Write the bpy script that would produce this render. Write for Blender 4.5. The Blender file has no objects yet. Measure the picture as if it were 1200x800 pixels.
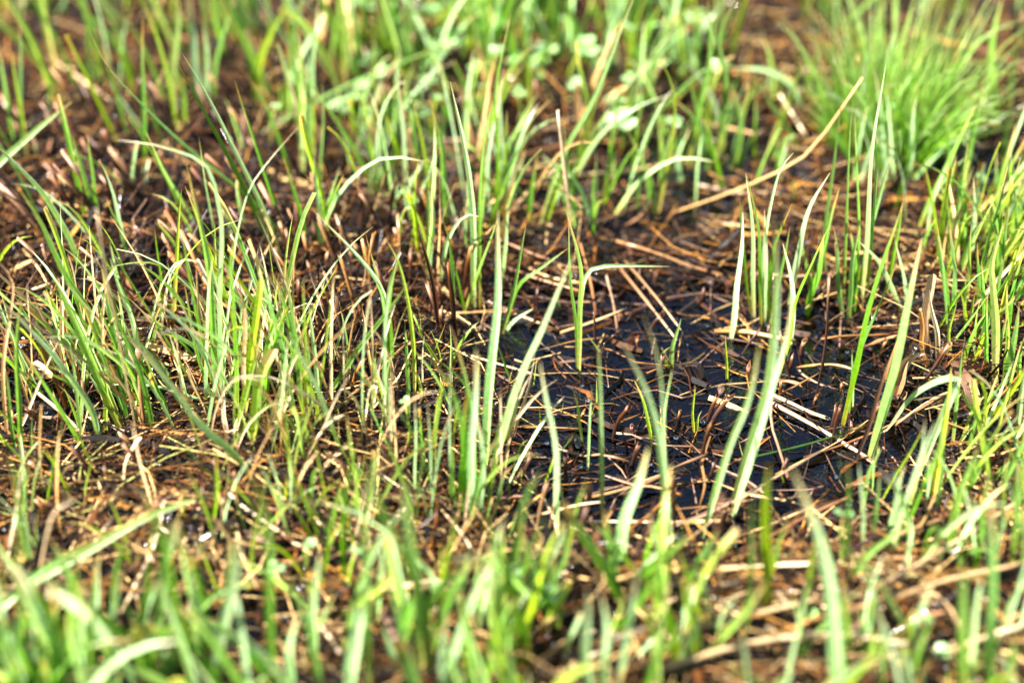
import bpy, math, random
import numpy as np
from mathutils import Vector, Matrix, noise

R = math.radians
scene = bpy.context.scene
col = scene.collection
rnd = random.Random(7)

# ---------------------------------------------------------------- camera
PITCH = R(37.0)
FOCUS = 0.60                       # metres from the lens to the ground in the middle of the picture
LENS = 60.8
CAM = Vector((0.0, -FOCUS * math.cos(PITCH), FOCUS * math.sin(PITCH)))
camd = bpy.data.cameras.new('camera'); cam = bpy.data.objects.new('camera', camd); col.objects.link(cam)
cam.location = CAM; cam.rotation_euler = (R(90) - PITCH, 0, 0)
camd.lens = LENS; camd.sensor_width = 36; camd.clip_start = 0.01; camd.clip_end = 400
camd.dof.use_dof = True; camd.dof.focus_distance = 0.566; camd.dof.aperture_fstop = 4.5
camd.dof.aperture_blades = 0
scene.camera = cam
# ---------------------------------------------------------------- sky, sun, exposure
SUN_EL, SUN_AZ = R(47), R(196)     # azimuth measured anticlockwise from +x: the sun stands high to the left
w = bpy.data.worlds.new('World'); scene.world = w; w.use_nodes = True
nt = w.node_tree; sky = nt.nodes.new('ShaderNodeTexSky'); sky.sky_type = 'NISHITA'; sky.sun_disc = False
sky.air_density = .8; sky.dust_density = .8; sky.sun_elevation = SUN_EL; sky.sun_rotation = R(90) - SUN_AZ
nt.links.new(sky.outputs[0], nt.nodes['Background'].inputs[0]); nt.nodes['Background'].inputs[1].default_value = 0.05
sd = bpy.data.lights.new('sun', 'SUN'); sun = bpy.data.objects.new('sun', sd); col.objects.link(sun)
sd.energy = 5.0; sd.angle = R(0.5); sd.color = (1, 0.97, 0.91)
sdir = Vector((math.cos(SUN_EL) * math.cos(SUN_AZ), math.cos(SUN_EL) * math.sin(SUN_AZ), math.sin(SUN_EL)))
sun.rotation_euler = sdir.to_track_quat('Z', 'Y').to_euler()
vs = scene.view_settings; vs.view_transform = 'Standard'; vs.look = 'None'; vs.gamma = 1; vs.exposure = 3.0
scene.cycles.use_denoising = True
scene.cycles.sample_clamp_indirect = 6
scene.cycles.max_bounces = 8; scene.cycles.transparent_max_bounces = 16
scene.cycles.caustics_reflective = False; scene.cycles.caustics_refractive = False

# ---------------------------------------------------------------- picture <-> place
FPX = 1200 * LENS / 36.0
F_AX = Vector((0, math.cos(PITCH), -math.sin(PITCH))); R_AX = Vector((1, 0, 0)); U_AX = R_AX.cross(F_AX)
def ray(px, py):
    return (F_AX * FPX + R_AX * (px - 600) - U_AX * (py - 400)).normalized()
def flat(px, py, z=0.0):
    d = ray(px, py); t = (z - CAM.z) / d.z
    return CAM + d * t
# hollows that hold water and low hummocks: (pixel x, pixel y, radius x m, radius y m, height m)
HOLLOWS = [(760, 460, .045, .055, -.013), (870, 400, .04, .035, -.010), (640, 420, .03, .03, -.009), (930, 540, .04, .035, -.012),
           (1030, 450, .035, .035, -.009), (660, 590, .035, .025, -.010), (840, 600, .03, .02, -.010), (1170, 190, .05, .05, -.010), (720, 220, .05, .04, -.007),
           (460, 160, .04, .035, -.007), (870, 170, .035, .035, -.009), (300, 740, .03, .02, -.009), (120, 500, .03, .03, -.008), (30, 470, .02, .02, -.008),
           (160, 320, .07, .05, .006), (280, 590, .05, .03, .006), (1150, 420, .03, .03, .008), (1000, 730, .12, .03, .005),
           (470, 520, .04, .03, .004), (1050, 140, .05, .04, .006)]
HOLLOWS = [(flat(a, b).x, flat(a, b).y, c, d, e) for a, b, c, d, e in HOLLOWS]
def height(x, y):
    z = .0042
    for cx, cy, rx, ry, e in HOLLOWS:
        q = ((x - cx) / rx) ** 2 + ((y - cy) / ry) ** 2
        if q < 9: z += e * math.exp(-q)
    z += .0035 * noise.noise((x * 38, y * 38, 1.3)) + .0026 * noise.noise((x * 120, y * 120, 4.1)) + .0008 * noise.noise((x * 330, y * 330, 2.2))
    return z
def ground(px, py, lift=0.0):
    z = 0.0
    for _ in range(5):
        p = flat(px, py, z); z = max(height(p.x, p.y), -.001) + lift
    return flat(px, py, z)
def depth(p): return (p - CAM).dot(F_AX)
def pix(p):
    d = p - CAM; k = d.dot(F_AX)
    return 600 + FPX * d.dot(R_AX) / k, 400 - FPX * d.dot(U_AX) / k

# ---------------------------------------------------------------- materials
def nodes(name):
    m = bpy.data.materials.new(name); m.use_nodes = True
    t = m.node_tree; t.nodes.clear()
    return m, t, t.nodes.new, t.links.new
def ramp(N, stops):
    r = N('ShaderNodeValToRGB'); e = r.color_ramp.elements
    while len(e) < len(stops): e.new(.5)
    for q, (p, c) in zip(e, stops): q.position = p; q.color = (*c, 1)
    return r
def blade_mat(name, stops, trans=.5, tint=(1.2, 1.3, .5), rough=.34, vary=.05, vein=.3, spec=.4, sat=1.0):
    m, t, N, L = nodes(name)
    out = N('ShaderNodeOutputMaterial'); uv = N('ShaderNodeUVMap'); sep = N('ShaderNodeSeparateXYZ'); L(uv.outputs[0], sep.inputs[0])
    oi = N('ShaderNodeObjectInfo'); geo = N('ShaderNodeNewGeometry')
    # the colour runs from the sheath to the tip; where it changes differs from leaf to leaf
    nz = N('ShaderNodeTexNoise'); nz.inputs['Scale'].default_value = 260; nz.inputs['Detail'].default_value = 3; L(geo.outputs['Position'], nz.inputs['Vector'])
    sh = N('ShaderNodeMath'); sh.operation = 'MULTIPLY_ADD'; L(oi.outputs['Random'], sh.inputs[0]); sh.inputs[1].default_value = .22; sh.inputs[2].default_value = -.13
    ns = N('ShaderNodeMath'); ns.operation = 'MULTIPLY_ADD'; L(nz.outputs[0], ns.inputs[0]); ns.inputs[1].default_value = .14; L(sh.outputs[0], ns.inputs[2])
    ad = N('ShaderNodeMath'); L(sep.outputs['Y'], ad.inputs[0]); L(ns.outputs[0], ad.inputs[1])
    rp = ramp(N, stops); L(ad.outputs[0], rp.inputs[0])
    hsv = N('ShaderNodeHueSaturation')
    for k, (inp, amp, mid, mul) in enumerate((('Hue', vary * .6, .494, 1.0), ('Value', .6, 1.0, 7.31), ('Saturation', .25, sat, 13.7))):
        a = N('ShaderNodeMath'); a.operation = 'MULTIPLY'; L(oi.outputs['Random'], a.inputs[0]); a.inputs[1].default_value = mul
        f = N('ShaderNodeMath'); f.operation = 'FRACT'; L(a.outputs[0], f.inputs[0])
        g = N('ShaderNodeMath'); g.operation = 'MULTIPLY_ADD'; L(f.outputs[0], g.inputs[0]); g.inputs[1].default_value = amp; g.inputs[2].default_value = mid - amp / 2
        L(g.outputs[0], hsv.inputs[inp])
    L(rp.outputs[0], hsv.inputs['Color'])
    # veins along the leaf
    st = N('ShaderNodeMath'); st.operation = 'MULTIPLY'; L(sep.outputs['X'], st.inputs[0]); st.inputs[1].default_value = 44
    sn = N('ShaderNodeMath'); sn.operation = 'SINE'; L(st.outputs[0], sn.inputs[0])
    vm = N('ShaderNodeMath'); vm.operation = 'MULTIPLY_ADD'; L(sn.outputs[0], vm.inputs[0]); vm.inputs[1].default_value = vein * .5; vm.inputs[2].default_value = 1 - vein * .5
    mx = N('ShaderNodeMix'); mx.data_type = 'RGBA'; mx.blend_type = 'MULTIPLY'; mx.inputs[0].default_value = 1
    L(hsv.outputs[0], mx.inputs[6]); L(vm.outputs[0], mx.inputs[7])
    c = mx.outputs[2]
    n2 = N('ShaderNodeTexNoise'); n2.inputs['Scale'].default_value = 700; n2.inputs['Detail'].default_value = 2; L(geo.outputs['Position'], n2.inputs['Vector'])
    r2 = ramp(N, [(.3, (.72, .70, .62)), (.62, (1.1, 1.08, 1.0))]); L(n2.outputs[0], r2.inputs[0])
    m2 = N('ShaderNodeMix'); m2.data_type = 'RGBA'; m2.blend_type = 'MULTIPLY'; m2.inputs[0].default_value = .7; L(c, m2.inputs[6]); L(r2.outputs[0], m2.inputs[7]); c = m2.outputs[2]
    bp = N('ShaderNodeBump'); bp.inputs['Strength'].default_value = .25; bp.inputs['Distance'].default_value = .0002; L(sn.outputs[0], bp.inputs['Height'])
    p = N('ShaderNodeBsdfPrincipled'); L(c, p.inputs['Base Color']); p.inputs['Roughness'].default_value = rough; p.inputs['Specular IOR Level'].default_value = spec
    L(bp.outputs[0], p.inputs['Normal'])
    tb = N('ShaderNodeBsdfTranslucent'); tm = N('ShaderNodeMix'); tm.data_type = 'RGBA'; tm.blend_type = 'MULTIPLY'; tm.inputs[0].default_value = 1
    L(c, tm.inputs[6]); tm.inputs[7].default_value = (*tint, 1); L(tm.outputs[2], tb.inputs[0])
    ms = N('ShaderNodeMixShader'); ms.inputs[0].default_value = trans; L(p.outputs[0], ms.inputs[1]); L(tb.outputs[0], ms.inputs[2]); L(ms.outputs[0], out.inputs[0])
    return m
M = {}
M['g'] = blade_mat('grass_green', [(0, (.22, .12, .03)), (.09, (.22, .23, .04)), (.3, (.115, .26, .03)), (.8, (.16, .32, .065)), (.93, (.26, .31, .09)), (1, (.42, .27, .10))])
M['p'] = blade_mat('grass_pale_sheen', [(0, (.40, .33, .14)), (.1, (.36, .40, .13)), (.3, (.33, .52, .22)), (.85, (.41, .58, .31)), (1, (.52, .44, .24))], trans=.45, rough=.30, spec=.55)
M['y'] = blade_mat('grass_yellow_green', [(0, (.50, .32, .12)), (.14, (.46, .40, .10)), (.38, (.25, .37, .045)), (.85, (.27, .40, .06)), (1, (.48, .36, .12))])
M['d'] = blade_mat('grass_deep_green', [(0, (.24, .20, .05)), (.12, (.07, .14, .015)), (.4, (.05, .13, .016)), (.92, (.075, .17, .025)), (1, (.4, .3, .1))])
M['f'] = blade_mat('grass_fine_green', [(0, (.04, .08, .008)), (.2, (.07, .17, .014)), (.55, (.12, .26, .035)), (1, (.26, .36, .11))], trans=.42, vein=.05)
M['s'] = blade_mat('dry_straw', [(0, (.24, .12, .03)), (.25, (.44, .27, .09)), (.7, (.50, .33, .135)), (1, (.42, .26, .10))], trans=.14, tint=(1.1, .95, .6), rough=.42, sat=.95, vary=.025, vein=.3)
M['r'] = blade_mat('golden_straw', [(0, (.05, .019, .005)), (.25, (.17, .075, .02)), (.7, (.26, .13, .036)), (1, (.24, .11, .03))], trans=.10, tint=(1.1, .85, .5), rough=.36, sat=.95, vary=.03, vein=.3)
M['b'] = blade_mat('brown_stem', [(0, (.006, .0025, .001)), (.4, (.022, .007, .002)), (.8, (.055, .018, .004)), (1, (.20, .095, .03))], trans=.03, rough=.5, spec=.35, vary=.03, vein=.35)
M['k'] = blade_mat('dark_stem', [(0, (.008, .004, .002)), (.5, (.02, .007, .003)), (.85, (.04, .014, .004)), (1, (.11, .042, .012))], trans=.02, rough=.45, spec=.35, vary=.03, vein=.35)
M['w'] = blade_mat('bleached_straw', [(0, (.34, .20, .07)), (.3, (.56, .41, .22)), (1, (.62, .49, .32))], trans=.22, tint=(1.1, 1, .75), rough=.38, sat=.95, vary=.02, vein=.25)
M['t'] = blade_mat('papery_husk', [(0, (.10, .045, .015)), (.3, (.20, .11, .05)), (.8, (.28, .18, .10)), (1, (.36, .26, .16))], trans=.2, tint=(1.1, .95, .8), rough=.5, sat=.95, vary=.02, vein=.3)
M['c'] = blade_mat('clover_leaf', [(0, (.13, .27, .07)), (.5, (.16, .31, .10)), (1, (.21, .35, .14))], trans=.35, vein=.05, rough=.34, spec=.7)
def litter_mat():
    m, t, N, L = nodes('wet_straw_litter'); out = N('ShaderNodeOutputMaterial')
    a = N('ShaderNodeAttribute'); a.attribute_name = 'tint'; geo = N('ShaderNodeNewGeometry')
    n = N('ShaderNodeTexNoise'); n.inputs['Scale'].default_value = 420; n.inputs['Detail'].default_value = 4; L(geo.outputs['Position'], n.inputs['Vector'])
    r = ramp(N, [(.32, (.45, .40, .36)), (.62, (1.12, 1.08, 1.0))]); L(n.outputs[0], r.inputs[0])
    x = N('ShaderNodeMix'); x.data_type = 'RGBA'; x.blend_type = 'MULTIPLY'; x.inputs[0].default_value = 1; L(a.outputs['Color'], x.inputs[6]); L(r.outputs[0], x.inputs[7])
    p = N('ShaderNodeBsdfPrincipled'); L(x.outputs[2], p.inputs['Base Color']); p.inputs['Roughness'].default_value = .6; p.inputs['Specular IOR Level'].default_value = .1; p.inputs['Coat Weight'].default_value = .3; p.inputs['Coat Roughness'].default_value = .13; p.inputs['Coat IOR'].default_value = 1.4
    b = N('ShaderNodeBump'); b.inputs['Strength'].default_value = .4; b.inputs['Distance'].default_value = .0003; L(n.outputs[0], b.inputs['Height']); L(b.outputs[0], p.inputs['Normal'])
    L(p.outputs[0], out.inputs[0]); return m
M['litter'] = litter_mat()
def mud_mat():
    m, t, N, L = nodes('wet_mud'); out = N('ShaderNodeOutputMaterial'); geo = N('ShaderNodeNewGeometry')
    n = N('ShaderNodeTexNoise'); n.inputs['Scale'].default_value = 90; n.inputs['Detail'].default_value = 8; L(geo.outputs['Position'], n.inputs['Vector'])
    r = ramp(N, [(.3, (.003, .002, .0015)), (.55, (.012, .006, .003)), (.75, (.040, .018, .008))]); L(n.outputs[0], r.inputs[0])
    n2 = N('ShaderNodeTexNoise'); n2.inputs['Scale'].default_value = 330; n2.inputs['Detail'].default_value = 3; L(geo.outputs['Position'], n2.inputs['Vector'])
    b = N('ShaderNodeBump'); b.inputs['Strength'].default_value = .8; b.inputs['Distance'].default_value = .003; L(n2.outputs[0], b.inputs['Height'])
    p = N('ShaderNodeBsdfPrincipled'); L(r.outputs[0], p.inputs['Base Color']); p.inputs['Roughness'].default_value = .12; p.inputs['Specular IOR Level'].default_value = .3; L(b.outputs[0], p.inputs['Normal'])
    L(p.outputs[0], out.inputs[0]); return m
M['mud'] = mud_mat()
def water_mat(name, tint, bump=0.0, rough=.02, ior=1.34):
    m, t, N, L = nodes(name); out = N('ShaderNodeOutputMaterial')
    fr = N('ShaderNodeFresnel'); fr.inputs['IOR'].default_value = ior
    gl = N('ShaderNodeBsdfGlossy'); gl.inputs['Roughness'].default_value = rough
    tr = N('ShaderNodeBsdfTransparent'); tr.inputs[0].default_value = (*tint, 1)
    ms = N('ShaderNodeMixShader'); L(fr.outputs[0], ms.inputs[0]); L(tr.outputs[0], ms.inputs[1]); L(gl.outputs[0], ms.inputs[2]); L(ms.outputs[0], out.inputs[0])
    if bump:
        geo = N('ShaderNodeNewGeometry'); n = N('ShaderNodeTexNoise'); n.inputs['Scale'].default_value = 150; n.inputs['Detail'].default_value = 3; L(geo.outputs['Position'], n.inputs['Vector'])
        b = N('ShaderNodeBump'); b.inputs['Strength'].default_value = bump; b.inputs['Distance'].default_value = .0015; L(n.outputs[0], b.inputs['Height'])
        L(b.outputs[0], gl.inputs['Normal']); L(b.outputs[0], fr.inputs['Normal'])
    return m
M['water'] = water_mat('shallow_bog_water', (.74, .66, .54), bump=.14, rough=.02, ior=1.5)
M['drop'] = water_mat('water_drop', (.97, .98, .97), rough=.03, ior=1.7)

# ---------------------------------------------------------------- mesh helpers
def tag(o, label=None, cat=None, group=None, kind=None):
    for k, v in (('label', label), ('category', cat), ('group', group), ('kind', kind)):
        if v: o[k] = v
    return o
def link(name, me, mat, parent=None):
    o = bpy.data.objects.new(name, me); col.objects.link(o)
    if mat and not me.materials: me.materials.append(mat)
    if parent is not None:
        o.parent = parent; o.location = -parent.location
    return o
def empty(name, loc):
    o = bpy.data.objects.new(name, None); col.objects.link(o); o.location = loc; o.empty_display_size = .005
    return o
def spline(pts, n):
    """Catmull-Rom through pts, n+1 samples at even parameter."""
    P = [2 * pts[0] - pts[1]] + list(pts) + [2 * pts[-1] - pts[-2]]
    L = [0]
    for i in range(len(pts) - 1): L.append(L[-1] + max((pts[i + 1] - pts[i]).length, 1e-6))
    res = []
    for k in range(n + 1):
        s = L[-1] * k / n
        i = 0
        while i < len(pts) - 2 and s > L[i + 1]: i += 1
        u = min(1, max(0, (s - L[i]) / (L[i + 1] - L[i]))); a, b, c, d = P[i:i + 4]
        res.append(.5 * ((2 * b) + (c - a) * u + (2 * a - 5 * b + 4 * c - d) * u * u + (3 * b - a - 3 * c + d) * u ** 3))
    return res
def ribbon(name, pts, width, face, twist0=0, twist1=0, cut=False, n=11, fold=.22, ragged=False):
    """A folded leaf: two halves meeting in a keel, narrowing to the tip; face = direction the leaf surface looks to."""
    P = spline(pts, n); V = []; UV = []; Fc = []
    ph, ph2, am = rnd.uniform(0, 6), rnd.uniform(0, 6), rnd.uniform(.05, .25) * width
    P = [p + Vector((math.sin(ph + i * 7.5 / n), math.cos(ph2 + i * 6.1 / n), 0)) * am * min(1, i / n * 2) for i, p in enumerate(P)]
    for i, p in enumerate(P):
        t = i / n
        T = (P[min(i + 1, n)] - P[max(i - 1, 0)]).normalized()
        S = T.cross(face)
        if S.length < 1e-4: S = T.cross(Vector((.3, .2, 1)))
        S.normalize(); Nn = S.cross(T)
        a = twist0 + (twist1 - twist0) * t
        S2 = S * math.cos(a) + Nn * math.sin(a); N2 = Nn * math.cos(a) - S * math.sin(a)
        if cut: ww = width * (.62 + .38 * min(1, t * 3)) * (1 - .12 * t)
        else: ww = width * (.58 + .42 * min(1, t * 3.2)) * max(.02, (1 - t ** 2.3)) ** .75
        ww *= 1 + rnd.uniform(-.07, .07)
        h = ww * .5; k = ww * fold
        e = Vector() if not (cut and i == n) else T * (width * .35)
        V += [p - S2 * h + N2 * k * .5, p - N2 * k * .5 + e * .6, p - N2 * k * .5 + e * .6, p + S2 * h + N2 * k * .5 + (e if ragged else Vector())]
        UV += [(0, t), (.5, t), (.5, t), (1, t)]
    for i in range(n):
        b = 4 * i
        Fc += [(b, b + 1, b + 5, b + 4), (b + 2, b + 3, b + 7, b + 6)]
    me = bpy.data.meshes.new(name); me.from_pydata(V, [], Fc)
    u = me.uv_layers.new(); u.data.foreach_set('uv', [c for f in Fc for v in f for c in UV[v]])
    me.polygons.foreach_set('use_smooth', [True] * len(Fc))
    return me
def stalk(name, pts, r0, r1, n=6, sides=5, slant=.6, hollow=True):
    """A round stem with a slanting cut end; hollow ends show a dark rim inside."""
    P = spline(pts, n); V = []; UV = []; Fc = []
    ref = Vector((.31, -.9, .2))
    for i, p in enumerate(P):
        t = i / n; T = (P[min(i + 1, n)] - P[max(i - 1, 0)]).normalized()
        S = T.cross(ref).normalized(); Q = S.cross(T); r = r0 + (r1 - r0) * t
        r *= 1 + .18 * math.sin(i * 2.1 + p.x * 900) + rnd.uniform(-.12, .12)
        for k in range(sides):
            a = 2 * math.pi * k / sides
            e = T * (slant * r * math.cos(a) + r * rnd.uniform(-1.2, 1.6)) if i == n else Vector()
            V.append(p + S * r * math.cos(a) + Q * r * math.sin(a) + e); UV.append((k / sides, t))
    for i in range(n):
        for k in range(sides):
            k2 = (k + 1) % sides
            Fc.append((i * sides + k, i * sides + k2, (i + 1) * sides + k2, (i + 1) * sides + k))
    top = n * sides; c = sum((V[top + k] for k in range(sides)), Vector()) / sides
    T = (P[-1] - P[-2]).normalized(); V.append(c - T * (r1 * (2.6 if hollow else -.3))); UV.append((.5, .2 if hollow else 1.0))
    for k in range(sides): Fc.append((top + k, top + (k + 1) % sides, len(V) - 1))
    me = bpy.data.meshes.new(name); me.from_pydata(V, [], Fc)
    u = me.uv_layers.new(); u.data.foreach_set('uv', [q for f in Fc for v in f for q in UV[v]])
    me.polygons.foreach_set('use_smooth', [True] * len(Fc))
    return me

# ---------------------------------------------------------------- ground and water
def axis(lo, hi, step, far):
    a = [lo - far, lo - far * .25, lo - far * .06, lo - 1.2, lo - .5, lo - .2, lo - .08, lo - .03]
    n = int((hi - lo) / step); a += [lo + (hi - lo) * i / n for i in range(n + 1)]
    return a + [hi + .03, hi + .08, hi + .2, hi + .5, hi + 1.2, hi + far * .06, hi + far * .25, hi + far]
def sheet(name, xs, ys, fz, mat):
    V = [(x, y, fz(x, y)) for y in ys for x in xs]; nx = len(xs)
    F = [(j * nx + i, j * nx + i + 1, (j + 1) * nx + i + 1, (j + 1) * nx + i) for j in range(len(ys) - 1) for i in range(nx - 1)]
    me = bpy.data.meshes.new(name); me.from_pydata(V, [], F); me.polygons.foreach_set('use_smooth', [True] * len(F))
    return tag(link(name, me, mat), kind='structure')
sheet('ground', axis(-.42, .42, .0022, 60), axis(-.30, .52, .0022, 60), height, M['mud'])
sheet('water', [-.6, -.3, 0, .3, .6], [-.4, -.1, .2, .7], lambda x, y: 0.0, M['water'])
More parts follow.
